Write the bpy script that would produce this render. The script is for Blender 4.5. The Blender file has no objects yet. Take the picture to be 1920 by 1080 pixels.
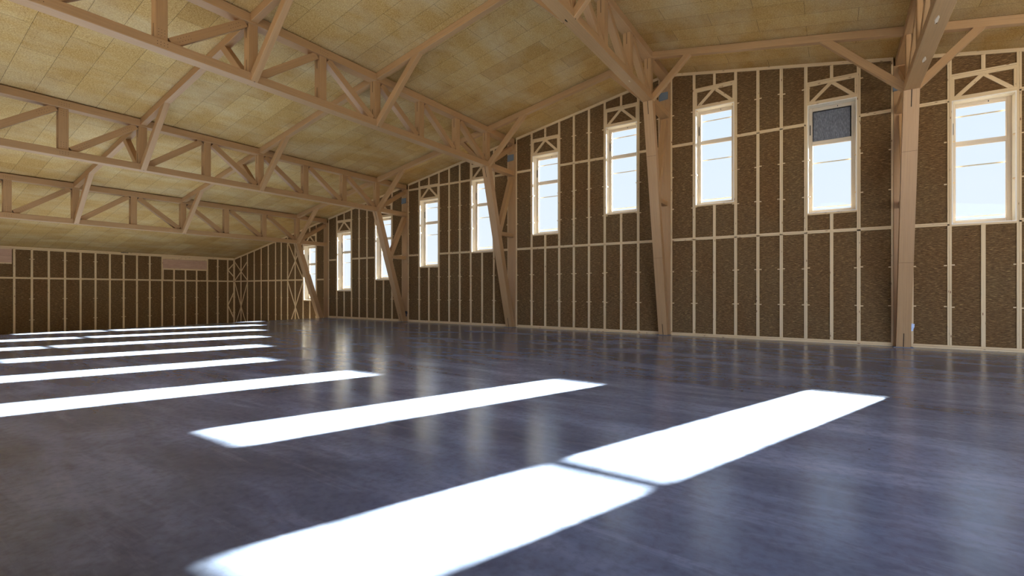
import bpy, math, random
from mathutils import Vector, Matrix
random.seed(7)
S = bpy.context.scene
COL = S.collection

# ------------------------------------------------------------------ camera
FPX, YAW, CY = 895.28, 0.59175, 545.39
cam_d = bpy.data.cameras.new('camera'); cam = bpy.data.objects.new('camera', cam_d); COL.objects.link(cam)
cam.location = (4.5306, -15.6749, 1.4225)
cam.rotation_euler = (math.pi / 2, 0, YAW)
cam_d.sensor_fit = 'HORIZONTAL'; cam_d.sensor_width = 36.0
cam_d.lens = FPX / 1920 * 36.0
cam_d.shift_y = (CY - 540.0) / 1920
cam_d.clip_start = 0.05; cam_d.clip_end = 300
S.camera = cam

# ------------------------------------------------------------------ light
EXPOSURE = 0.15
SUN_STRENGTH = 330.0
SKY_STRENGTH = 1.2
BACK_SKY_FILL = (4.7, 6.1, 8.8, 1)
S.view_settings.view_transform = 'Standard'; S.view_settings.look = 'None'
S.view_settings.exposure = EXPOSURE; S.view_settings.gamma = 1.0
S.view_settings.use_curve_mapping = False
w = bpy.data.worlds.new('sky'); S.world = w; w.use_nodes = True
wn = w.node_tree; wn.nodes.clear()
tc = wn.nodes.new('ShaderNodeTexCoord'); sp = wn.nodes.new('ShaderNodeSeparateXYZ')
rp = wn.nodes.new('ShaderNodeValToRGB'); bg = wn.nodes.new('ShaderNodeBackground'); wo = wn.nodes.new('ShaderNodeOutputWorld')
wn.links.new(tc.outputs['Generated'], sp.inputs[0])
mr = wn.nodes.new('ShaderNodeMapRange'); mr.inputs[1].default_value = -1; mr.inputs[2].default_value = 1
wn.links.new(sp.outputs[2], mr.inputs[0]); wn.links.new(mr.outputs[0], rp.inputs[0])
cr = rp.color_ramp
cr.elements[0].position = 0.0; cr.elements[0].color = (1.25, 0.92, 0.58, 1)
cr.elements[1].position = 1.0; cr.elements[1].color = (0.42, 0.58, 0.95, 1)
for p, c in ((0.49, (1.25, 0.95, 0.62, 1)), (0.505, (1.02, 1.04, 1.08, 1)), (0.62, (0.93, 1.0, 1.1, 1)), (0.72, (0.82, 0.95, 1.2, 1))):
    e = cr.elements.new(p); e.color = c
# sky behind the camera (-Y) is boosted and blued as added fill light
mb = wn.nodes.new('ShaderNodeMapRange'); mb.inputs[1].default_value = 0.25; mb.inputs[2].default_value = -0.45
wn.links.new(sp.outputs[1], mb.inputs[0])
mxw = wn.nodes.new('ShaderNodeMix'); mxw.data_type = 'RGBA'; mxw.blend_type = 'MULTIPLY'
wn.links.new(mb.outputs[0], mxw.inputs[0]); wn.links.new(rp.outputs[0], mxw.inputs[6]); mxw.inputs[7].default_value = BACK_SKY_FILL
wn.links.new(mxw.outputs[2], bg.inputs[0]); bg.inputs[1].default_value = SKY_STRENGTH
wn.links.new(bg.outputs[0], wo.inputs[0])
sun_d = bpy.data.lights.new('sun', 'SUN'); sun = bpy.data.objects.new('sun', sun_d); COL.objects.link(sun)
sun_d.energy = SUN_STRENGTH; sun_d.angle = math.radians(0.53); sun_d.color = (1.0, 0.97, 0.91)
sun.location = (20, 30, 25)
sun.rotation_euler = Vector((-0.883, -2.475, -1.0)).to_track_quat('-Z', 'Y').to_euler()
S.cycles.max_bounces = 12; S.cycles.diffuse_bounces = 8; S.cycles.glossy_bounces = 4
S.cycles.transparent_max_bounces = 12; S.cycles.sample_clamp_indirect = 6.0
S.cycles.caustics_reflective = True

# ------------------------------------------------------------------ materials
def lin(r, g, b):
    f = lambda v: (v / 255 / 12.92) if v / 255 <= 0.04045 else ((v / 255 + 0.055) / 1.055) ** 2.4
    return (f(r), f(g), f(b), 1)

class NT:
    def __init__(self, name):
        self.m = bpy.data.materials.new(name); self.m.use_nodes = True
        self.t = self.m.node_tree; self.t.nodes.clear()
        self.out = self.t.nodes.new('ShaderNodeOutputMaterial')
    def n(self, typ, **kw):
        x = self.t.nodes.new(typ)
        for k, v in kw.items(): setattr(x, k, v)
        return x
    def l(self, a, b): self.t.links.new(a, b)
    def coord(self, kind='Object'): return self.n('ShaderNodeTexCoord').outputs[kind]
    def mapping(self, vec, scale=(1, 1, 1), loc=(0, 0, 0), rot=(0, 0, 0)):
        m = self.n('ShaderNodeMapping'); self.l(vec, m.inputs[0])
        m.inputs['Location'].default_value = loc; m.inputs['Scale'].default_value = scale; m.inputs['Rotation'].default_value = rot
        return m.outputs[0]
    def noise(self, vec, scale=1, detail=4, rough=0.55, dist=0.0):
        x = self.n('ShaderNodeTexNoise'); self.l(vec, x.inputs['Vector'])
        x.inputs['Scale'].default_value = scale; x.inputs['Detail'].default_value = detail
        x.inputs['Roughness'].default_value = rough; x.inputs['Distortion'].default_value = dist
        return x.outputs['Fac']
    def ramp(self, fac, stops):
        r = self.n('ShaderNodeValToRGB'); self.l(fac, r.inputs[0]); c = r.color_ramp
        c.elements[0].position, c.elements[0].color = stops[0]
        c.elements[1].position, c.elements[1].color = stops[-1]
        for p, col in stops[1:-1]:
            e = c.elements.new(p); e.color = col
        return r.outputs[0]
    def mix(self, fac, a, b, mode='MIX'):
        m = self.n('ShaderNodeMix', data_type='RGBA', blend_type=mode)
        for sock, v in ((m.inputs[0], fac), (m.inputs[6], a), (m.inputs[7], b)):
            if isinstance(v, (int, float, tuple)): sock.default_value = v
            else: self.l(v, sock)
        return m.outputs[2]
    def math(self, op, a, b=0.0):
        m = self.n('ShaderNodeMath', operation=op)
        for sock, v in ((m.inputs[0], a), (m.inputs[1], b)):
            if isinstance(v, (int, float)): sock.default_value = v
            else: self.l(v, sock)
        return m.outputs[0]
    def bsdf(self, color, rough=0.6, spec=0.4, bump=None, bump_s=0.2, bump_d=0.01, metal=0.0):
        b = self.n('ShaderNodeBsdfPrincipled')
        for k, v in (('Base Color', color), ('Roughness', rough), ('Specular IOR Level', spec), ('Metallic', metal)):
            if isinstance(v, (int, float, tuple)): b.inputs[k].default_value = v
            else: self.l(v, b.inputs[k])
        if bump is not None:
            bp = self.n('ShaderNodeBump'); bp.inputs['Strength'].default_value = bump_s; bp.inputs['Distance'].default_value = bump_d
            self.l(bump, bp.inputs['Height']); self.l(bp.outputs[0], b.inputs['Normal'])
        self.l(b.outputs[0], self.out.inputs[0])
        return self.m
    
def rgb4(c, k): return (c[0] * k, c[1] * k, c[2] * k, 1)

def mk_beech():
    t = NT('beech_veneer_lumber'); uv = t.coord('UV')
    lam = t.noise(t.mapping(uv, (0.5, 70, 1)), 1, 3, 0.6)
    figure = t.noise(t.mapping(uv, (1.3, 7, 1)), 1, 4, 0.6, 1.5)
    tone = t.noise(t.mapping(uv, (0.25, 0.9, 1)), 1, 1)
    a = lin(171, 129, 83)
    c = t.ramp(lam, [(0.3, rgb4(a, 0.74)), (0.52, a), (0.75, rgb4(a, 1.15))])
    c = t.mix(t.math('MULTIPLY', figure, 0.55), c, lin(192, 152, 105))
    c = t.mix(t.ramp(tone, [(0.35, (0, 0, 0, 1)), (0.7, (0.35, 0.35, 0.35, 1))]), c, lin(150, 110, 66))
    return t.bsdf(c, 0.48, 0.4, lam, 0.08, 0.004)
def mk_spruce(name='spruce_lumber', base=(218, 186, 138), knots=True):
    t = NT(name); uv = t.coord('UV')
    g = t.noise(t.mapping(uv, (0.8, 55, 1)), 1, 3, 0.6)
    tone = t.noise(t.mapping(uv, (0.35, 1.5, 1)), 1, 2)
    a = lin(*base)
    c = t.ramp(g, [(0.3, rgb4(a, 0.82)), (0.55, a), (0.8, rgb4(a, 1.08))])
    c = t.mix(t.ramp(tone, [(0.4, (0, 0, 0, 1)), (0.75, (0.5, 0.5, 0.5, 1))]), c, lin(206, 168, 114) if knots else rgb4(a, 0.85))
    if not knots: return t.bsdf(c, 0.55, 0.3)
    v = t.n('ShaderNodeTexVoronoi'); t.l(t.mapping(uv, (4.5, 17, 1)), v.inputs['Vector']); v.inputs['Scale'].default_value = 1
    k = t.ramp(v.outputs['Distance'], [(0.10, (1, 1, 1, 1)), (0.2, (0, 0, 0, 1))])
    sel = t.ramp(t.noise(t.mapping(uv, (2.1, 6, 1)), 1, 1), [(0.47, (0, 0, 0, 1)), (0.52, (1, 1, 1, 1))])
    c = t.mix(t.mix(1.0, k, sel, 'MULTIPLY'), c, lin(120, 76, 42))
    return t.bsdf(c, 0.6, 0.25, g, 0.08, 0.003)
def mk_straw():
    t = NT('packed_straw'); o = t.coord('Object')
    s = t.n('ShaderNodeSeparateXYZ'); t.l(o, s.inputs[0])
    hx = t.math('ADD', s.outputs[0], s.outputs[1])
    cb = t.n('ShaderNodeCombineXYZ'); t.l(hx, cb.inputs[0]); t.l(s.outputs[2], cb.inputs[1])
    wob = t.noise(t.mapping(cb.outputs[0], (1.6, 1.6, 1)), 1, 2)
    cb2 = t.n('ShaderNodeCombineXYZ'); t.l(hx, cb2.inputs[0]); t.l(t.math('ADD', s.outputs[2], t.math('MULTIPLY', wob, 0.25)), cb2.inputs[1])
    f1 = t.noise(t.mapping(cb2.outputs[0], (11, 140, 1)), 1, 4, 0.62, 0.5)
    f2 = t.noise(t.mapping(cb2.outputs[0], (9, 120, 1), (3, 7, 0), (0, 0, 0.1)), 1, 2, 0.6, 0.4)
    big = t.noise(t.mapping(cb.outputs[0], (0.75, 0.35, 1)), 1, 2)
    c = t.ramp(f1, [(0.3, lin(58, 42, 27)), (0.48, lin(98, 73, 43)), (0.62, lin(120, 92, 56)), (0.8, lin(172, 140, 94))])
    c = t.mix(t.ramp(f2, [(0.56, (0, 0, 0, 1)), (0.74, (0.75, 0.75, 0.75, 1))]), c, lin(200, 166, 106))
    c = t.mix(t.ramp(big, [(0.35, (0, 0, 0, 1)), (0.7, (0.55, 0.55, 0.55, 1))]), c, t.mix(1.0, c, (0.95, 0.72, 0.52, 1), 'MULTIPLY'))
    return t.bsdf(c, 0.85, 0.15, f1, 0.6, 0.012)
def mk_ceiling():
    t = NT('wood_wool_boards'); o = t.coord('Object')
    s = t.n('ShaderNodeSeparateXYZ'); t.l(o, s.inputs[0])
    cb = t.n('ShaderNodeCombineXYZ'); t.l(s.outputs[0], cb.inputs[0]); t.l(t.math('ADD', s.outputs[1], 60.46), cb.inputs[1])
    br = t.n('ShaderNodeTexBrick'); br.offset = 0.5; br.offset_frequency = 2; br.squash = 1.0
    t.l(cb.outputs[0], br.inputs['Vector'])
    for k, v in (('Scale', 1.0), ('Mortar Size', 0.004), ('Mortar Smooth', 0.3), ('Bias', 0.0), ('Brick Width', 2.0), ('Row Height', 0.6)): br.inputs[k].default_value = v
    br.inputs['Color1'].default_value = (0, 0, 0, 1); br.inputs['Color2'].default_value = (1, 1, 1, 1); br.inputs['Mortar'].default_value = (0.5, 0.5, 0.5, 1)
    fib = t.noise(cb.outputs[0], 42, 3, 0.7, 0.8)
    band = t.noise(t.mapping(cb.outputs[0], (1.1, 0.5, 1)), 1, 3, 0.6)
    fine = t.ramp(fib, [(0.3, lin(148, 111, 56)), (0.5, lin(190, 151, 87)), (0.72, lin(218, 186, 126))])
    c = t.mix(t.math('MULTIPLY', br.outputs['Color'], 0.6), fine, t.mix(1.0, fine, (0.72, 0.62, 0.44, 1), 'MULTIPLY'))
    blot = t.noise(t.mapping(cb.outputs[0], (0.9, 1.3, 1), (11, 5, 0)), 1, 3, 0.55)
    c = t.mix(t.ramp(blot, [(0.52, (0, 0, 0, 1)), (0.8, (0.6, 0.6, 0.6, 1))]), c, t.mix(1.0, c, (0.72, 0.60, 0.44, 1), 'MULTIPLY'))
    c = t.mix(t.ramp(band, [(0.42, (0, 0, 0, 1)), (0.7, (0.3, 0.3, 0.3, 1))]), c, lin(214, 200, 164))
    c = t.mix(t.math('MULTIPLY', br.outputs['Fac'], 0.85), c, lin(70, 55, 32))
    return t.bsdf(c, 0.85, 0.2, fib, 0.5, 0.008)
def mk_concrete():
    t = NT('power_floated_concrete'); o = t.coord('Object')
    big = t.noise(t.mapping(o, (0.16, 0.26, 1), rot=(0, 0, 0.2)), 1, 6, 0.6, 0.5)
    mid = t.noise(t.mapping(o, (0.55, 1.5, 1), rot=(0, 0, -0.35)), 1, 5, 0.6, 0.5)
    swirl = t.noise(t.mapping(o, (0.5, 3.2, 1), (4, 2, 0), (0, 0, 0.3)), 1, 6, 0.68, 0.5)
    fine = t.noise(o, 14, 4, 0.6)
    c = t.ramp(big, [(0.28, lin(74, 80, 96)), (0.5, lin(113, 126, 146)), (0.72, lin(148, 160, 184))])
    c = t.mix(0.45, c, t.ramp(mid, [(0.3, lin(64, 67, 78)), (0.5, lin(113, 125, 144)), (0.7, lin(172, 183, 204))]))
    c = t.mix(t.ramp(swirl, [(0.52, (0, 0, 0, 1)), (0.8, (0.5, 0.5, 0.5, 1))]), c, lin(172, 178, 196))
    c = t.mix(t.ramp(fine, [(0.45, (0, 0, 0, 1)), (0.75, (0.4, 0.4, 0.4, 1))]), c, lin(70, 72, 84))
    v = t.n('ShaderNodeTexVoronoi'); t.l(o, v.inputs['Vector']); v.inputs['Scale'].default_value = 1.6
    c = t.mix(t.ramp(v.outputs['Distance'], [(0.012, (1, 1, 1, 1)), (0.02, (0, 0, 0, 1))]), c, lin(60, 58, 57))
    r = t.ramp(t.math('ADD', t.math('MULTIPLY', swirl, 0.6), t.math('MULTIPLY', mid, 0.4)), [(0.3, (0.15, 0.15, 0.15, 1)), (0.7, (0.262, 0.262, 0.262, 1))])
    return t.bsdf(c, r, 0.36)
def mk_plain(name, col, rough=0.6, spec=0.4, metal=0.0, bump_scale=None):
    t = NT(name); o = t.coord('Object')
    n = t.noise(o, bump_scale or 30, 3)
    c = t.mix(t.math('MULTIPLY', n, 0.3), lin(*col), rgb4(lin(*col), 0.75))
    return t.bsdf(c, rough, spec, n, 0.1, 0.003, metal)
def mk_glass():
    t = NT('window_glass')
    lw = t.n('ShaderNodeLayerWeight'); fac = t.math('ADD', t.math('MULTIPLY', t.math('POWER', lw.outputs['Facing'], 5.0), 0.4), 0.006)
    tr = t.n('ShaderNodeBsdfTransparent'); tr.inputs[0].default_value = (0.80, 0.83, 0.85, 1)
    gl = t.n('ShaderNodeBsdfGlossy'); gl.inputs['Roughness'].default_value = 0.02
    o = t.coord('Object')
    mx = t.n('ShaderNodeMixShader'); t.l(fac, mx.inputs[0]); t.l(tr.outputs[0], mx.inputs[1]); t.l(gl.outputs[0], mx.inputs[2])
    t.l(mx.outputs[0], t.out.inputs[0]); return t.m
def mk_ply():
    t = NT('plywood_sheet'); uv = t.coord('UV')
    g = t.noise(t.mapping(uv, (1.1, 9, 1)), 1, 4, 0.6, 2.0)
    big = t.noise(t.mapping(uv, (1.6, 0.4, 1)), 1, 1)
    c = t.ramp(g, [(0.3, lin(166, 124, 96)), (0.6, lin(190, 150, 120)), (0.8, lin(202, 166, 136))])
    c = t.mix(t.math('MULTIPLY', big, 0.5), c, lin(205, 165, 130))
    return t.bsdf(c, 0.6, 0.3)
def mk_screen():
    t = NT('charcoal_mesh'); o = t.coord('Object')
    n = t.noise(t.mapping(o, (45, 45, 12)), 1, 3, 0.7)
    c = t.ramp(n, [(0.3, lin(84, 84, 86)), (0.55, lin(112, 112, 114)), (0.8, lin(150, 150, 150))])
    return t.bsdf(c, 0.8, 0.3, n, 0.3, 0.003)

BEECH, SPRUCE, STRAW, CEIL, CONC = mk_beech(), mk_spruce(), mk_straw(), mk_ceiling(), mk_concrete()
LINING = mk_spruce('window_lining', (238, 226, 202), False); FRAMEW = mk_spruce('window_frame_timber', (208, 190, 162), False)
GLASS, PLY, SCREEN = mk_glass(), mk_ply(), mk_screen()
PALE = mk_plain('torn_veneer', (214, 190, 158), 0.7, 0.2); DARK = mk_plain('dark_slot', (36, 27, 20), 0.8, 0.2); STEEL = mk_plain('grey_steel', (96, 98, 102), 0.45, 0.5, 0.7)
GREYSHEET = mk_plain('grey_membrane', (112, 118, 118), 0.6, 0.3); FILM = mk_plain('pale_plastic_film', (214, 226, 240), 0.35, 0.5)
BLACK = mk_plain('black_fitting', (30, 30, 32), 0.4, 0.5); OUTBAR = mk_plain('weathered_batten', (150, 136, 112), 0.8, 0.2); GASKET = mk_plain('black_gasket', (20, 18, 18), 0.7, 0.3)

# ------------------------------------------------------------------ mesh helpers
class MB:
    def __init__(self): self.v, self.f, self.uv, self.mi = [], [], [], []
    def face(self, pts, uvs, mi=0):
        i = len(self.v); self.v += [tuple(p) for p in pts]; self.f.append(tuple(range(i, i + len(pts)))); self.uv.append(uvs); self.mi.append(mi)
    def prism(self, A, B, mi=0):
        """loft between loop A and loop B (same count, counter-clockwise seen from B looking to A ... fixed by normals later)"""
        n = len(A); A = [Vector(a) for a in A]; B = [Vector(b) for b in B]
        ou, ov = random.random() * 40, random.random() * 40
        L = sum((b - a).length for a, b in zip(A, B)) / n
        i0 = len(self.v); self.v += [tuple(a) for a in A] + [tuple(b) for b in B]
        d = ov
        for k in range(n):
            j = (k + 1) % n; e = (A[j] - A[k]).length
            self.f.append((i0 + k, i0 + j, i0 + n + j, i0 + n + k)); self.mi.append(mi)
            self.uv.append([(ou, d), (ou, d + e), (ou + L, d + e), (ou + L, d)]); d += e + 0.003
        ax = (A[1] - A[0]).normalized(); nn = (B[0] - A[0]).normalized(); ay = nn.cross(ax)
        for loop, rev in ((A, True), (B, False)):
            idx = [i0 + (0 if rev else n) + k for k in range(n)]
            uvs = [((p - A[0]).dot(ax) * 0.2 + ou, (p - A[0]).dot(ay) + ov) for p in loop]
            if rev: idx = idx[::-1]; uvs = uvs[::-1]
            self.f.append(tuple(idx)); self.uv.append(uvs); self.mi.append(mi)
        return self
    def beam(self, p0, p1, w, h, side=(1, 0, 0), ch=0.005, mi=0):
        """rectangular timber from p0 to p1; w along side, h across; chamfered edges"""
        p0, p1 = Vector(p0), Vector(p1); d = (p1 - p0).normalized()
        s = Vector(side); s = (s - d * s.dot(d)).normalized(); t = d.cross(s)
        a, b, c = w / 2, h / 2, min(ch, w / 4, h / 4)
        prof = [(-a + c, -b), (a - c, -b), (a, -b + c), (a, b - c), (a - c, b), (-a + c, b), (-a, b - c), (-a, -b + c)]
        if ch <= 0: prof = [(-a, -b), (a, -b), (a, b), (-a, b)]
        A = [p0 + s * x + t * y for x, y in prof]; B = [p1 + s * x + t * y for x, y in prof]
        return self.prism(A, B, mi)
    def box(self, x0, x1, y0, y1, z0, z1, ch=0.0, mi=0):
        """axis-aligned; grain runs along the longest side"""
        sx, sy, sz = x1 - x0, y1 - y0, z1 - z0; cx, cy_, cz = (x0 + x1) / 2, (y0 + y1) / 2, (z0 + z1) / 2
        if sz >= sx and sz >= sy: return self.beam((cx, cy_, z0), (cx, cy_, z1), sx, sy, (1, 0, 0), ch, mi)
        if sx >= sy: return self.beam((x0, cy_, cz), (x1, cy_, cz), sy, sz, (0, 1, 0), ch, mi)
        return self.beam((cx, y0, cz), (cx, y1, cz), sx, sz, (1, 0, 0), ch, mi)
    def slope_box(self, x0, x1, y0, y1, zb0, zb1, zt0, zt1, mi=0):
        """box between x0..x1 whose bottom and top may slope along x"""
        A = [(x0, y0, zb0), (x0, y1, zb0), (x0, y1, zt0), (x0, y0, zt0)]
        B = [(x1, y0, zb1), (x1, y1, zb1), (x1, y1, zt1), (x1, y0, zt1)]
        return self.prism(A, B, mi)
    def disc(self, c, n, r, mi=1, k=6):
        n = Vector(n).normalized(); u = n.orthogonal().normalized(); v = n.cross(u); c = Vector(c)
        self.prism([c + (u * math.cos(q) + v * math.sin(q)) * r - n * 0.003 for q in [2 * math.pi * j / k for j in range(k)]],
                   [c + (u * math.cos(q) + v * math.sin(q)) * r + n * 0.0015 for q in [2 * math.pi * j / k for j in range(k)]], mi)
    def pins(self, c, n, u, v, nu, nv, su=0.05, sv=0.05, r=0.009):
        r *= 0.85
        c, u, v = Vector(c), Vector(u).normalized(), Vector(v).normalized()
        for i in range(nu):
            for j in range(nv): self.disc(c + u * (i - (nu - 1) / 2) * su + v * (j - (nv - 1) / 2) * sv, n, r)
    def build(self, name, mats, parent=None, loc=None):
        me = bpy.data.meshes.new(name)
        o0 = Vector(loc) if loc else Vector((0, 0, 0))
        me.from_pydata([tuple(Vector(p) - o0) for p in self.v], [], self.f)
        if not isinstance(mats, (list, tuple)): mats = [mats]
        for m in mats: me.materials.append(m)
        lay = me.uv_layers.new(name='UVMap')
        for poly in me.polygons:
            poly.material_index = min(self.mi[poly.index], len(mats) - 1)
            for li, uv in zip(poly.loop_indices, self.uv[poly.index]): lay.data[li].uv = uv
        import bmesh
        b = bmesh.new(); b.from_mesh(me); bmesh.ops.recalc_face_normals(b, faces=b.faces[:]); b.to_mesh(me); b.free()
        ob = bpy.data.objects.new(name, me); COL.objects.link(ob); ob.location = o0
        if parent is not None:
            ob.parent = parent; ob.matrix_parent_inverse = Matrix.Identity(4); ob.location = o0 - WLOC.get(parent.name, Vector((0, 0, 0)))
        return ob
WLOC = {}
def tag(o, label=None, cat=None, group=None, kind=None):
    for k, v in (('label', label), ('category', cat), ('group', group), ('kind', kind)):
        if v: o[k] = v
    return o
def empty(name, loc=(0, 0, 0)):
    o = bpy.data.objects.new(name, None); COL.objects.link(o); o.location = loc; o.empty_display_size = 0.2
    WLOC[o.name] = Vector(loc); return o

# ------------------------------------------------------------------ key dimensions
RIDGE, SL = 8.47, 0.178
def ceil_z(x): return RIDGE - SL * abs(x)
def chord_z(x): return 7.012 - 0.1779 * abs(x)          # underside of a girder's bottom chord
Y0, Q = -1.688, 1.704                                    # first girder post and post spacing
TRUSS_X = [6, 0, -6, -12, -18]
XL, XR, YB = -27.75, 27.75, -17.0
LOW = -1.02
STEP_X = -17.88
RAIL1, RAIL2 = 3.06, 6.08
def sill_z(xc): return 4.11 - SL * (abs(xc) - 1.5)
WH = 3.02                                                # window opening height
TH = 0.35                                                # wall thickness

# ------------------------------------------------------------------ large structure
m = MB(); m.box(STEP_X, XR, -17.6, 0.5, -0.35, 0.0)
fl = tag(m.build('floor', CONC), 'dark grey polished concrete floor striped with bright sunlit patches', 'floor', kind='structure')
m = MB(); m.box(XL - 0.5, STEP_X + 0.02, -17.6, 0.5, LOW - 0.3, LOW)
tag(m.build('lower_floor', CONC), 'sunken concrete floor beyond the edge of the main floor at the far wall', 'floor', kind='structure')
m = MB()
for s in (-1, 1):
    xe = 28.3 * s
    m.prism([(0, 0.6, RIDGE), (0, 0.6, RIDGE + 0.3), (xe, 0.6, ceil_z(xe) + 0.3), (xe, 0.6, ceil_z(xe))],
            [(0, YB - 0.5, RIDGE), (0, YB - 0.5, RIDGE + 0.3), (xe, YB - 0.5, ceil_z(xe) + 0.3), (xe, YB - 0.5, ceil_z(xe))])
tag(m.build('ceiling', CEIL), 'pitched ceiling of tan wood wool boards falling to both sides', 'ceiling', kind='structure')

# window wall ---------------------------------------------------------------
BAYS = [(6, 0), (0, 0), (-6, 0), (-12, 0), (-18, 0)]     # left post x of each bay, floor level
WIN = [19.5, 16.5, 13.5, 10.5, 7.5, 4.5, 1.5, -1.5, -4.5, -7.5, -10.5, -13.5, -16.5, -19.5]
wall = empty('wall_right'); tag(wall, 'timber stud wall packed with brown straw, with a row of tall windows', 'wall', kind='structure')
YS = 0.03                                                # straw face behind the stud faces

straw = MB()
def infill(x0, x1, z0, z1=None):
    """straw block; z1 None = up to the ceiling"""
    if z1 is None:
        xs = [x0, x1] if x0 * x1 >= 0 else [x0, 0, x1]
        for a, b in zip(xs[:-1], xs[1:]): straw.slope_box(a, b, YS, TH, z0, z0, ceil_z(a) + 0.1, ceil_z(b) + 0.1)
    else: straw.slope_box(x0, x1, YS, TH, z0, z0, z1, z1)

studs = []                                               # (x, z0, z1 or None, double, dowels)
def stud_mesh(x, z0, top, double, base, dowels=True, w=0.08):
    m = MB()
    zt = top if top is not None else None
    parts = [(x - w / 2, x - 0.002), (x + 0.002, x + w / 2)] if double else [(x - w / 2, x + w / 2)]
    if double == 'edge': parts = [(x - 0.022, x + 0.022)]
    for a, b in parts:
        if zt is None: 
            zz = (ceil_z(a) - 0.075, ceil_z(b) - 0.075)
            m.prism([(a, 0, z0), (b, 0, z0), (b, 0.12, z0), (a, 0.12, z0)], [(a, 0, zz[0]), (b, 0, zz[1]), (b, 0.12, zz[1]), (a, 0.12, zz[0])])
        else: m.box(a, b, 0, 0.12, z0, zt, 0.003)
    if double and dowels:
        t = zt if zt is not None else ceil_z(x) - 0.3
        for k in range(3):
            for dz in (1.03, 2.05):
                z = base + k * 3.02 + dz
                if z0 + 0.15 < z < t - 0.15:
                    jz = random.uniform(-0.012, 0.012); wl = 0.05
                    lo, hi = parts[0][0], parts[-1][1]
                    m.box(lo - wl - random.random() * 0.012, lo, 0.012, 0.06, z + jz - 0.014, z + jz + 0.014)
                    m.box(hi, hi + wl + random.random() * 0.012, 0.012, 0.06, z - jz - 0.014, z - jz + 0.014)
    return m.build('stud', SPRUCE, wall)

def rail(x0, x1, z):
    m = MB(); h = 0.042
    m.box(x0, x1, 0.002, 0.12, z + 0.002, z + h, 0.003); m.box(x0, x1, 0.0, 0.12, z - h, z - 0.002, 0.003)
    return m.build('rail', SPRUCE, wall)

def header(xc, head):
    """the little timber truss above a window"""
    x0, x1 = xc - 0.56, xc + 0.56; m = MB()
    h = empty_part('window_header', wall)
    b = MB(); b.box(x0, x1, 0.0, 0.12, head, head + 0.09, 0.003); b.build('chord', SPRUCE, h)
    zt = min(head + 0.6, min(ceil_z(x0), ceil_z(x1)) - 0.28)
    b = MB(); b.box(x0, x1, 0.0, 0.12, zt - 0.085, zt, 0.003); b.build('chord', SPRUCE, h)
    b = MB(); b.box(x0, x1, 0.0, 0.12, zt + 0.004, zt + 0.045, 0.003); b.build('plate', SPRUCE, h)
    for a in (x0, x1 - 0.05):
        b = MB(); b.box(a, a + 0.05, 0.003, 0.12, head + 0.09, zt - 0.085, 0.002); b.build('upright', SPRUCE, h)
    b = MB(); b.beam((x0 + 0.07, 0.055, head + 0.055), (xc - 0.01, 0.055, zt - 0.075), 0.1, 0.088, (0, 1, 0), 0.003); b.build('diagonal', SPRUCE, h)
    b = MB(); b.beam((xc + 0.01, 0.057, zt - 0.075), (x1 - 0.07, 0.057, head + 0.075), 0.1, 0.088, (0, 1, 0), 0.003); b.build('diagonal', SPRUCE, h)
    return zt + 0.045
def empty_part(name, parent):
    o = bpy.data.objects.new(name, None); COL.objects.link(o); o.parent = parent; o.empty_display_size = 0.1
    WLOC[o.name] = WLOC.get(parent.name, Vector((0, 0, 0))); return o

def window_column(xc, base):
    """studs, sill, header and straw in one window's module"""
    s = sill_z(xc); hd = s + WH
    infill(xc - 0.6, xc + 0.6, base, s - 0.02)
    top = header(xc, hd)
    infill(xc - 0.6, xc + 0.6, hd + 0.02)
    m = MB(); m.box(xc - 0.56, xc + 0.56, 0.0, 0.27, s - 0.045, s, 0.003); m.build('sill_plate', SPRUCE, wall)
    lo = base + 0.09
    if s - 0.045 > lo + 0.1:
        r = base + RAIL1
        if s > r + 0.15:
            stud_mesh(xc, lo, r - 0.042, False, base); stud_mesh(xc, r + 0.042, s - 0.045, False, base)
        else: stud_mesh(xc, lo, s - 0.045, False, base)
    if ceil_z(xc) - 0.12 - top > 0.1: stud_mesh(xc, top, ceil_z(xc) - 0.09, False, base, w=0.075)

def top_plate(x0, x1):
    m = MB(); xs = [x0, x1] if x0 * x1 >= 0 else [x0, 0, x1]
    for a, b in zip(xs[:-1], xs[1:]): m.slope_box(a, b, -0.004, 0.12, ceil_z(a) - 0.085, ceil_z(b) - 0.085, ceil_z(a) + 0.01, ceil_z(b) + 0.01)
    m.build('top_plate', SPRUCE, wall)
def bottom_plate(x0, x1, base):
    m = MB(); m.box(x0, x1, -0.012, 0.12, base, base + 0.042, 0.003); m.box(x0, x1, 0.0, 0.12, base + 0.046, base + 0.09, 0.003)
    m.build('bottom_plate', SPRUCE, wall)

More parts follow.
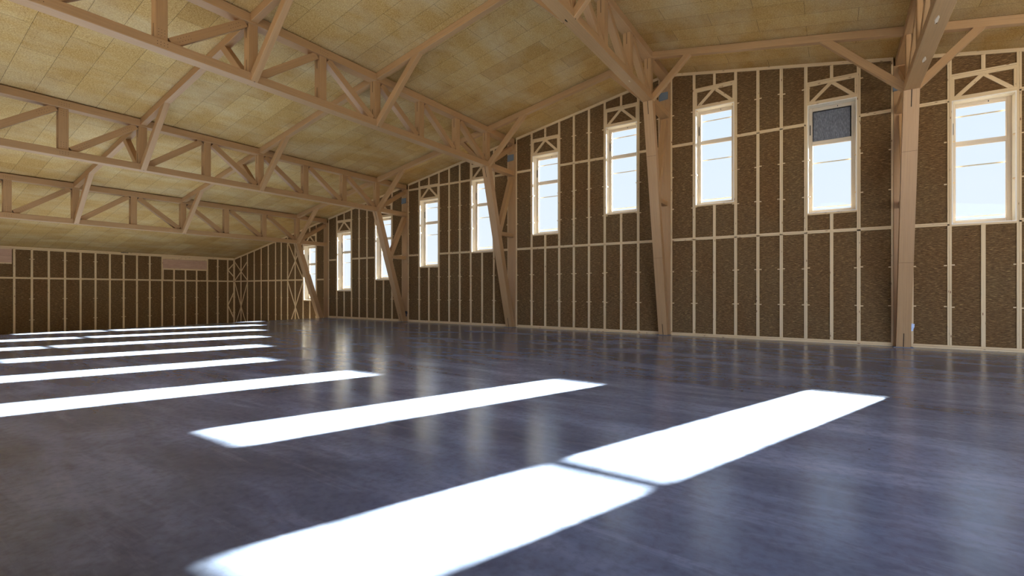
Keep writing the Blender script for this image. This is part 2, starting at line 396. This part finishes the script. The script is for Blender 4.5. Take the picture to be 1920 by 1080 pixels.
def rails_between(xa, xb, z, wins):
    """rail at height z, broken where a window stands"""
    segs = [(xa, xb)]
    for wc in wins:
        s = sill_z(wc)
        if s - 0.05 < z - 0.03 and z < s + WH + 0.7:
            ns = []
            for a, b in segs:
                if a < wc < b: ns += [(a, wc - 0.6), (wc + 0.6, b)]
                else: ns.append((a, b))
            segs = ns
    for a, b in segs:
        top = min(ceil_z(a), ceil_z(b)) - 0.12
        if z < top: rail(a, b, z)
for bx, base in BAYS:
    wins = [bx + 1.5, bx + 4.5]
    for o, d in ((0.18 + 0.02, 'edge'), (0.9, True), (2.1, True), (2.7, True), (3.3, True), (3.9, True), (5.1, True), (5.82 - 0.02, 'edge')):
        stud_mesh(bx + o, 0.09, None, d, base)
    for wc in wins: window_column(wc, base)
    infill(bx + 0.18, bx + 0.9, 0); infill(bx + 2.1, bx + 3.9, 0); infill(bx + 5.1, bx + 5.82, 0)
    top_plate(bx + 0.18, bx + 5.82); bottom_plate(bx + 0.18, bx + 5.82, base)
    for z in (RAIL1, RAIL2): rails_between(bx + 0.2, bx + 5.8, z, wins)
# last bay over the sunken floor
for x, d in ((-27.72, 'edge'), (-26.92, False), (-26.13, True), (-25.32, True), (-24.51, True), (-23.72, True), (-22.92, True), (-22.32, True), (-21.66, True), (-20.9, False), (-20.13, True), (-18.9, True), (-18.2, 'edge')):
    stud_mesh(x, LOW + 0.09, None, d, LOW, w=0.07)
window_column(-19.5, LOW)
infill(-28.2, -20.1, LOW); infill(-18.9, -18.18, LOW)
top_plate(-27.75, -18.18); bottom_plate(-27.75, -18.18, LOW)
for a, b in ((-27.7, -20.15), (-18.9, -18.2)): rail(a, b, LOW + RAIL1)
def xbrace(xa, xb, z0, zc, z1):
    xm = (xa + xb) / 2
    for sx in (-1, 1):
        e = xm + sx * (xb - xa) / 2
        m = MB()
        m.beam((e, 0.035, z0), (xm, 0.035, zc), 0.05, 0.06, (0, 1, 0), 0.003)
        m.beam((xm, 0.035, zc), (xm - sx * (xb - xa) / 2, 0.035, z1), 0.05, 0.06, (0, 1, 0), 0.003)
        m.build('cross_brace', SPRUCE, wall)
r1 = LOW + RAIL1
for xa, xb, zc_l, zc_u, zt in ((-27.72, -26.13, 0.42, 2.66, 3.3), (-21.66, -20.13, 0.5, 3.14, 4.3)):
    xbrace(xa, xb, LOW + 0.1, zc_l, r1 - 0.04); xbrace(xa, xb, r1 + 0.04, zc_u, zt)
for px in (6, 0, -6, -12, -18, 12):                      # straw behind the columns
    for a, b in ((px - 0.182, px), (px, px + 0.182)): straw.slope_box(a, b, 0.315, TH, LOW if px == -18 else 0, LOW if px == -18 else 0, ceil_z(a) + 0.1, ceil_z(b) + 0.1)
# plain continuation of the wall to the right of the photo
far_x = 12.0
for xc in (13.5, 16.5, 19.5):
    infill(far_x, xc - 0.58, 0); infill(xc - 0.58, xc + 0.58, 0, sill_z(xc)); infill(xc - 0.58, xc + 0.58, sill_z(xc) + WH); far_x = xc + 0.58
infill(far_x, XR + 0.4, 0)
straw.build('straw_infill', STRAW, wall)

# windows --------------------------------------------------------------------
ORD = ['', 'first', 'second', 'third', 'fourth', 'fifth', 'sixth', 'seventh', 'eighth', 'ninth', 'tenth', 'eleventh']
WLAB = {7.5: 'rightmost tall window, right of the rightmost column, cut close to the photo edge',
        4.5: 'tall window whose upper pane is covered by a charcoal mesh screen',
        1.5: 'tall two-pane window right beside the column under the roof ridge, on its right',
        -1.5: 'tall two-pane window right beside the column under the roof ridge, on its left',
        -4.5: 'tall clear window just right of the third column from the right',
        -7.5: 'tall window partly hidden by the third leaning strut from the right',
        -10.5: 'tall window just right of the second column from the left',
        -13.5: 'narrow-looking window crossed by the second leaning strut from the left',
        -16.5: 'low window just right of the leftmost column',
        -19.5: 'lowest and farthest window, crossed by the leftmost leaning strut',
        10.5: 'tall timber window in the wall just past the right edge of the photo',
        13.5: 'second tall window past the right edge of the photo',
        16.5: 'third tall window past the right edge of the photo',
        19.5: 'fourth tall window past the right edge of the photo'}
YF, FW, FD = 0.27, 0.09, 0.07
def window(n, xc):
    s = sill_z(xc); h = s + WH; x0, x1 = xc - 0.56, xc + 0.56
    r = empty('window_%d' % n, (xc, 0, s)); tag(r, WLAB[xc], 'window', 'tall timber windows in the straw wall', 'structure')
    l = MB(); t = 0.022
    l.box(x0, x0 + t, 0.002, TH + 0.02, s, h); l.box(x1 - t, x1, 0.002, TH + 0.02, s, h)
    l.box(x0 + t, x1 - t, 0.002, TH + 0.02, h - t, h); l.box(x0 + t, x1 - t, 0.002, TH + 0.02, s, s + t)
    l.build('reveal_lining', LINING, r)
    a0, a1, b0, b1 = x0 + t, x1 - t, s + t, h - t
    zt = b1 - FW - 0.9                                   # transom centre
    f = MB()
    f.box(a0, a0 + FW, YF, YF + FD, b0, b1, 0.006); f.box(a1 - FW, a1, YF, YF + FD, b0, b1, 0.006)
    f.box(a0 + FW, a1 - FW, YF, YF + FD, b1 - FW, b1, 0.006); f.box(a0 + FW, a1 - FW, YF, YF + FD, b0, b0 + FW, 0.006)
    fr = f.build('window_frame', FRAMEW, r)
    tr = MB(); tr.box(a0 + FW, a1 - FW, YF + 0.005, YF + FD, zt - 0.055, zt + 0.055, 0.006); tr.build('transom', FRAMEW, r)
    sv = MB(); sv.box(xc - 0.34, xc + 0.12, YF - 0.01, YF, b1 - 0.045, b1 - 0.032); sv.box(xc + 0.13, xc + 0.145, YF - 0.012, YF, b1 - 0.06, b1 - 0.025, mi=1)
    sv.build('trickle_vent', [FRAMEW, BLACK], r)
    hd = MB(); hd.box(a0 + 0.03, a0 + 0.048, YF - 0.028, YF - 0.004, zt + 0.24, zt + 0.52, 0.004); hd.box(a0 + 0.032, a0 + 0.046, YF - 0.01, YF + 0.002, zt + 0.46, zt + 0.5)
    hd.build('handle', BLACK, r)
    for za, zb, cover in ((zt + 0.055, b1 - FW, True), (b0 + FW, zt - 0.055, False)):
        g = MB(); g.box(a0 + FW - 0.005, a1 - FW + 0.005, YF + 0.035, YF + 0.043, za - 0.005, zb + 0.005); g.build('pane', GLASS, r)
        gk = MB(); q = 0.008
        for bx in ((a0 + FW, a0 + FW + q, za, zb), (a1 - FW - q, a1 - FW, za, zb), (a0 + FW, a1 - FW, za, za + q), (a0 + FW, a1 - FW, zb - q, zb)):
            gk.box(bx[0], bx[1], YF + 0.03, YF + 0.05, bx[2], bx[3])
        gk.build('glazing_bead', FRAMEW, r)
    for z in (b0 + FW + 0.1, b0 + FW + 1.36, b1 - FW - 0.2): # thin bars on the outside
        bt = MB(); bt.box(x0 - 0.05, x1 + 0.05, TH + 0.05, TH + 0.064, z - 0.014, z + 0.014); bt.build('outer_bar', OUTBAR, r)
    if xc == 4.5:
        sc = MB(); sc.box(a0 + FW + 0.02, a1 - FW - 0.03, YF + 0.014, YF + 0.03, zt + 0.06, b1 - FW - 0.03, 0.003)
        o = sc.build('mesh_screen', SCREEN, r); o['label'] = 'charcoal mesh screen filling the upper pane'
        gq = MB()
        gq.box(a0 + FW, a1 - FW, YF + 0.03, YF + 0.034, zt + 0.056, b1 - FW)
        gq.build('gasket', GASKET, r)
for n, xc in enumerate(sorted(WIN, reverse=True), 1): window(n, xc)

# eave wall far left ------------------------------------------------------------
wl = empty('wall_left', (XL, 0, LOW)); tag(wl, 'low far wall of straw panels between vertical timber studs', 'wall', kind='structure')
EZ = ceil_z(XL)
m = MB(); m.box(XL - 0.45, XL - 0.03, YB, 0.4, LOW, EZ + 0.2); m.build('straw_infill', STRAW, wl)
RL = LOW + RAIL1
def lbox(mb, y0, y1, z0, z1, out=0.0): mb.box(XL - 0.12, XL + out, y0, y1, z0, z1, 0.003)
for k in range(-2, 29):
    y = -0.39 - 0.603 * k if k >= 0 else (-0.022 if k == -1 else None)
    if y is None or y < YB: continue
    m = MB()
    short = (-4.0 < y < -1.65) or y < -10.15
    segs = [(LOW + 0.09, RL - 0.042), (RL + 0.042, 2.66 if -4.0 < y < -1.65 else (2.74 if y < -10.15 else EZ - 0.13))]
    wdt = 0.044 if y > -0.1 else 0.08
    for a, b in segs: lbox(m, y - wdt / 2, y + wdt / 2, a, b)
    if k % 2 == 1 or k > 16:
        for z in (LOW + 1.03, LOW + 2.05, RL + 0.92):
            if z < segs[1][1]: m.box(XL - 0.05, XL - 0.01, y - wdt / 2 - 0.055, y + wdt / 2 + 0.055, z - 0.013, z + 0.013)
    m.build('stud', SPRUCE, wl)
for z in (RL,):
    m = MB(); lbox(m, YB, -0.02, z + 0.002, z + 0.042); lbox(m, YB, -0.02, z - 0.042, z - 0.002); m.build('rail', SPRUCE, wl)
m = MB(); lbox(m, YB, -0.02, LOW, LOW + 0.042); lbox(m, YB, -0.02, LOW + 0.046, LOW + 0.09); m.build('bottom_plate', SPRUCE, wl)
m = MB(); lbox(m, YB, -0.02, EZ - 0.075, EZ + 0.02, 0.02); lbox(m, YB, -0.02, EZ - 0.13, EZ - 0.08); m.build('top_plate', SPRUCE, wl)
m = MB(); m.box(XL - 0.02, XL + 0.026, -5.95, -5.62, EZ - 0.03, EZ + 0.0); m.build('vent_slot', DARK, wl)
m = MB(); lbox(m, -4.0, -1.6, 3.27, EZ - 0.13, 0.004); m.build('lintel', SPRUCE, wl)
m = MB(); lbox(m, -4.0, -1.6, 2.66, 2.74, 0.004); lbox(m, -4.0, -3.93, RL + 0.042, 2.66); lbox(m, -1.66, -1.6, RL + 0.042, 2.66); m.build('trimmer', SPRUCE, wl)
m = MB(); m.box(XL - 0.04, XL + 0.012, -3.98, -1.63, 2.74, 3.26); o = m.build('plywood_panel', PLY, wl); o['label'] = 'pinkish plywood strip under the eave'
m = MB(); lbox(m, YB, -10.12, 2.7, 2.76, 0.004); m.build('trimmer', SPRUCE, wl)
m = MB(); m.box(XL - 0.04, XL + 0.012, YB, -10.12, 3.085, 3.4); m.build('plywood_panel', PLY, wl)
m = MB(); m.box(XL - 0.04, XL + 0.012, YB, -10.12, 2.76, 3.08); m.build('plywood_panel', PLY, wl)
for za, zb in ((0.49, 0.82), (2.76, 0.41)):
    for s in (-1, 1):
        m = MB(); m.beam((XL - 0.035, -0.37, za), (XL - 0.035, -0.02, za + s * zb), 0.05, 0.06, (1, 0, 0), 0.003); m.build('corner_brace', SPRUCE, wl)
# gable wall behind the camera; its window openings are added for cool fill
m = MB(); bx = XL - 0.4
def back(x0, x1, z0, z1=None):
    xs = [x0, x1] if x0 * x1 >= 0 else [x0, 0, x1]
    for a, b in zip(xs[:-1], xs[1:]):
        m.slope_box(a, b, YB - 0.4, YB, z0, z0, (ceil_z(a) + 0.1) if z1 is None else z1, (ceil_z(b) + 0.1) if z1 is None else z1)
FILL_GATE = (8.5, 27.0, 6.2)                                 # unseen gateway added to let in sky fill: x range, height
for xc in (-19.5, -16.5, -7.5, -4.5, -1.5, 1.5, 4.5):
    back(bx, xc - 0.58, LOW); back(xc - 0.58, xc + 0.58, LOW, sill_z(xc)); back(xc - 0.58, xc + 0.58, sill_z(xc) + WH); bx = xc + 0.58
back(bx, FILL_GATE[0], LOW); back(FILL_GATE[0], FILL_GATE[1], FILL_GATE[2]); back(FILL_GATE[1], XR + 0.4, LOW)
tag(m.build('wall_back', STRAW), 'straw gable wall behind the camera, with window openings and gateway added for fill light', 'wall', kind='structure')
# right eave wall, outside the frame, closes the hall
m = MB(); m.box(XR, XR + 0.4, YB, 0.4, 0, ceil_z(XR) + 0.2)
tag(m.build('wall_east', STRAW), 'straw wall closing the hall beyond the right photo edge', 'wall', kind='structure')

# ------------------------------------------------------------------ girders
TN = {6: 'rightmost', 0: 'ridge', -6: 'third from the right', -12: 'second from the left', -18: 'leftmost and farthest'}
TLAB = {6: 'beech girder truss seen from below at upper right, over the rightmost column',
        0: 'beech girder truss under the roof ridge, highest of the girders',
        -6: 'long beech girder truss crossing the upper left of the photo, nearest on that side',
        -12: 'beech girder truss second from the far left wall, middle of the left three',
        -18: 'lowest and farthest beech girder truss, nearest the far left wall'}
CW, CH, PW = 0.28, 0.18, 0.20
def truss(X):
    zb = chord_z(X); zt = ceil_z(X) - 0.01; r = empty('girder_truss', (X, Y0, zb))
    tag(r, TLAB[X], 'roof truss', 'timber girder trusses carrying the roof')
    YE = YB + 0.1; f = X + CW / 2; fp = X + PW / 2
    def chord(z0, z1):
        m = MB(); m.beam((X, -0.04, (z0 + z1) / 2), (X, YE, (z0 + z1) / 2), CW, z1 - z0, (1, 0, 0), 0.008)
        return m
    zc0, zc1, tc0 = zb, zb + CH, zt - 0.2
    mbot, mtop = chord(zb, zc1), chord(tc0, zt)
    for i in range(0, 9):
        y = Y0 - Q * i
        if i >= 6: mbot.pins((f, y, zb + CH / 2), (1, 0, 0), (0, 1, 0), (0, 0, 1), 4, 2, 0.055, 0.05, 0.008)
        if i in (4, 6, 7): mtop.pins((f, y, tc0 + 0.09), (1, 0, 0), (0, 1, 0), (0, 0, 1), 5, 2, 0.05, 0.05, 0.007)
    def blemish(x, y, rx, ry, mi, seed):
        rr = random.Random(seed); n = 10
        loop = [(x + math.cos(q) * rx * rr.uniform(0.7, 1.15), y + math.sin(q) * ry * rr.uniform(0.75, 1.15)) for q in [2 * math.pi * j / n for j in range(n)]]
        mbot.prism([(a, b, zb + 0.003) for a, b in loop], [(x + (a - x) * 0.6, y + (b - y) * 0.8, zb - 0.006) for a, b in loop], mi)
    if X == 6:                                            # torn veneer on the underside
        for x, y, sd in ((5.97, -5.11, 1), (6.01, -3.42, 2)):
            blemish(x, y, 0.035, 0.16, 2, sd); blemish(x + 0.012, y + 0.13, 0.012, 0.022, 1, sd + 5)
    if X == 0:
        for x, y, sd in ((-0.05, -6.85, 3), (0.03, -3.37, 4)): blemish(x, y, 0.018, 0.07, 1 if sd == 3 else 2, sd)
    mbot.build('bottom_chord', [BEECH, DARK, PALE], r); mtop.build('top_chord', [BEECH, DARK], r)
    for i in range(9):
        y = Y0 - Q * i; m = MB(); m.beam((X, y, zc1), (X, y, tc0), PW, PW, (1, 0, 0), 0.006)
        for zc in ((zc1 + 0.13, tc0 - 0.13) if i >= 6 else ()): m.pins((fp, y, zc), (1, 0, 0), (0, 1, 0), (0, 0, 1), 3, 3, 0.05, 0.055, 0.007)
        m.box(X - 0.006, X + 0.006, y - PW / 2 - 0.002, y - PW / 2 + 0.01, zc1, zc1 + 0.3, mi=1)
        m.box(X - 0.006, X + 0.006, y - PW / 2 - 0.002, y - PW / 2 + 0.01, tc0 - 0.3, tc0, mi=1)
        m.build('post', [BEECH, DARK], r)
    for i in range(8):
        a, b = (i + 1, i) if i < 4 else (i, i + 1)       # top at post a, bottom at post b
        ya, yb = Y0 - Q * a, Y0 - Q * b; s = 1 if yb > ya else -1
        p0, p1 = Vector((X, ya + s * 0.16, tc0 - 0.02)), Vector((X, yb - s * 0.16, zc1 + 0.02))
        m = MB(); m.beam(p0, p1, 0.17, 0.17, (1, 0, 0), 0.006)
        d = (p1 - p0).normalized(); e = d.cross(Vector((1, 0, 0)))
        for c in ((p0 + d * 0.28, p1 - d * 0.28) if i >= 5 else ()): m.pins(c + Vector((0.085, 0, 0)), (1, 0, 0), d, e, 5, 2, 0.06, 0.06, 0.007)
        m.build('diagonal', [BEECH, DARK], r)
    m = MB(); m.beam((X, Y0 + 0.1, zc1 - 0.02), (X, -0.06, zt - 0.33), 0.17, 0.17, (1, 0, 0), 0.006); m.build('end_diagonal', BEECH, r)
    tb = math.tan(math.radians(44.5)); ca, sa = math.cos(math.radians(44.5)), math.sin(math.radians(44.5))
    for i in (0, 3, 5):
        y = Y0 - Q * i
        for s in (-1, 1):
            if X == -18 and s < 0: continue
            x0, z0 = X + s * 0.14, zb                     # lower edge starts at the chord's bottom corner
            k = SL * (-s if X * s >= 0 and (X != 0) else s) if X != 0 else -SL
            if X > 0: k = -SL if s > 0 else SL
            if X < 0: k = SL if s > 0 else -SL
            tlen = (ceil_z(X) + k * 0.14 - 0.19 - z0) / (tb - k)   # run along s
            mx, mz = -s * sa * 0.08, ca * 0.08
            p0 = Vector((x0 + mx, y, z0 + mz)); p1 = Vector((x0 + s * tlen + mx, y, z0 + tlen * tb + mz))
            # ends: level cut hidden in the rafter
            p1 = p1 + (p1 - p0).normalized() * 0.03
            m = MB(); m.beam(p0, p1, 0.14, 0.16, (0, 1, 0), 0.006)
            m.box(x0 + s * 0.0 - 0.006, x0 + 0.006, y - 0.012, y + 0.012, z0 - 0.001, z0 + 0.02, mi=1)
            m.build('knee_brace', [BEECH, DARK], r)
    return r
for X in TRUSS_X: truss(X)

# rafters between the girders
RLAB = {0: 'nearest the window wall', 3: 'in the middle of the span', 5: 'farthest out into the hall'}
BLAB = {-18: 'between the two leftmost girders', -12: 'between second and third girders from left', -6: 'left of the ridge girder',
        0: 'right of the ridge girder', 6: 'right of the rightmost girder'}
for bx in (-18, -12, -6, 0, 6):
    for i in (0, 3, 5):
        y = Y0 - Q * i; xa, xb = bx + 0.13, bx + 5.87
        m = MB(); za, zb2 = ceil_z(xa), ceil_z(xb)
        m.beam((xa, y, za - 0.1), (xb, y, zb2 - 0.1), 0.15, 0.18, (0, 1, 0), 0.006)
        o = m.build('rafter', BEECH, None, ((xa + xb) / 2, y, (za + zb2) / 2 - 0.1))
        tag(o, 'roof beam %s, %s' % (BLAB[bx], RLAB[i]), 'roof beam', 'sloping roof beams between the girders')

# columns on the window wall
CLAB = {6: 'rightmost beech column with leaning strut, foot before the straw wall',
        0: 'tall beech column with leaning strut under the roof ridge',
        -6: 'beech column with leaning strut, third from the right',
        -12: 'beech column with leaning strut, second from the left',
        -18: 'shortest and farthest beech column with leaning strut, at the floor edge'}
def column(X):
    zc = chord_z(X); base = LOW if X == -18 else 0.0; r = empty('timber_column', (X, 0, base))
    tag(r, CLAB[X], 'column', 'beech columns along the window wall', 'thing')
    m = MB(); m.beam((X, 0.14, base), (X, 0.14, ceil_z(X) - 0.21), 0.352, 0.34, (1, 0, 0), 0.006)
    if X != 0: pass
    m.build('post', [BEECH, DARK], r)
    yb, yt = -0.115, -1.665
    if X == -18: yb, yt = -0.02, -1.665
    def yc(z): return yb + (yt - yb) * (z - base) / (zc - base)
    hy, hx = 0.115, 0.142
    A = [(X - hx, yc(base) - hy, base), (X + hx, yc(base) - hy, base), (X + hx, yc(base) + hy, base), (X - hx, yc(base) + hy, base)]
    B = [(X - hx, yt - hy, zc), (X + hx, yt - hy, zc), (X + hx, yt + hy, zc), (X - hx, yt + hy, zc)]
    m = MB(); m.prism(A, B)
    for z0, z1 in ((zc - 0.36, zc), (base, base + 0.36)):
        m.prism([(X - 0.008, yc(z0) - hy - 0.002, z0), (X + 0.008, yc(z0) - hy - 0.002, z0), (X + 0.008, yc(z0) - hy + 0.02, z0), (X - 0.008, yc(z0) - hy + 0.02, z0)],
                [(X - 0.008, yc(z1) - hy - 0.002, z1), (X + 0.008, yc(z1) - hy - 0.002, z1), (X + 0.008, yc(z1) - hy + 0.02, z1), (X - 0.008, yc(z1) - hy + 0.02, z1)], 1)
    for z in (zc * 0.32 + 0.2, zc * 0.78):                # fine joints across the face
        if X in (0, 6): m.prism([(X - hx - 0.001, yc(z) - hy - 0.0015, z), (X + hx + 0.001, yc(z) - hy - 0.0015, z), (X + hx + 0.001, yc(z) - hy + 0.01, z), (X - hx - 0.001, yc(z) - hy + 0.01, z)],
                [(X - hx - 0.001, yc(z) - hy - 0.0035, z + 0.004), (X + hx + 0.001, yc(z) - hy - 0.0035, z + 0.004), (X + hx + 0.001, yc(z) - hy + 0.01, z + 0.004), (X - hx - 0.001, yc(z) - hy + 0.01, z + 0.004)], 1)
    m.build('leaning_strut', [BEECH, DARK], r)
    m = MB(); m.box(X - 0.2, X + 0.2, yc(base) - 0.17, -0.02, base, base + 0.012); m.build('foot_plate', STEEL, r)
    if X != -18:
        zt = zc * 0.606
        m = MB(); m.beam((X, yc(zt), zt), (X, -0.02, zt), 0.16, 0.15, (1, 0, 0), 0.006); m.build('tie', BEECH, r)
        m = MB(); m.beam((X, -0.06, zc - 0.09), (X, yc(zt) + 0.14, zt + 0.05), 0.17, 0.2, (1, 0, 0), 0.006)
        m.build('inner_brace', [BEECH, DARK], r)
        zg = ceil_z(X) - 0.72
        m = MB(); m.box(X - 0.185, X + 0.1, -0.05, -0.028, zg - 0.12, zg + 0.12, 0.004); m.box(X - 0.19, X - 0.176, -0.05, 0.02, zg - 0.14, zg + 0.1); m.beam((X - 0.185, -0.05, zg - 0.12), (X + 0.1, -0.058, zg - 0.1), 0.03, 0.05, (0, 1, 0), 0.004)
        m.build('grey_wrap', GREYSHEET, r)
for X in TRUSS_X: column(X)

# a scrap of pale film behind the rightmost column and a dark one at the second from the left
def scrap(name, c, size, mat, label, cat):
    m = MB(); rnd = random.Random(3)
    k = 6; rows = []
    for i in range(k):
        t = i / (k - 1); rows.append([Vector(c) + Vector(((j / 4 - 0.5) * size * (0.35 + 0.9 * t) + rnd.uniform(-1, 1) * size * 0.08,
                         rnd.uniform(-0.02, 0.0), (t - 0.5) * size * 2.0 + rnd.uniform(-1, 1) * size * 0.08)) for j in range(5)])
    for i in range(k - 1):
        for j in range(4):
            q = [rows[i][j], rows[i][j + 1], rows[i + 1][j + 1], rows[i + 1][j]]
            m.prism(q, [p + Vector((0, 0.006, 0)) for p in q])
    return tag(m.build(name, mat, None, c), label, cat)
scrap('plastic_scrap', (6.19, -0.03, 0.5), 0.09, FILM, 'small pale blue scrap of plastic film tucked behind the rightmost column', 'plastic scrap')
scrap('membrane_scrap', (-11.87, -0.04, 0.36), 0.12, BLACK, 'small dark scrap of membrane behind the foot of the second strut from the left', 'membrane scrap')
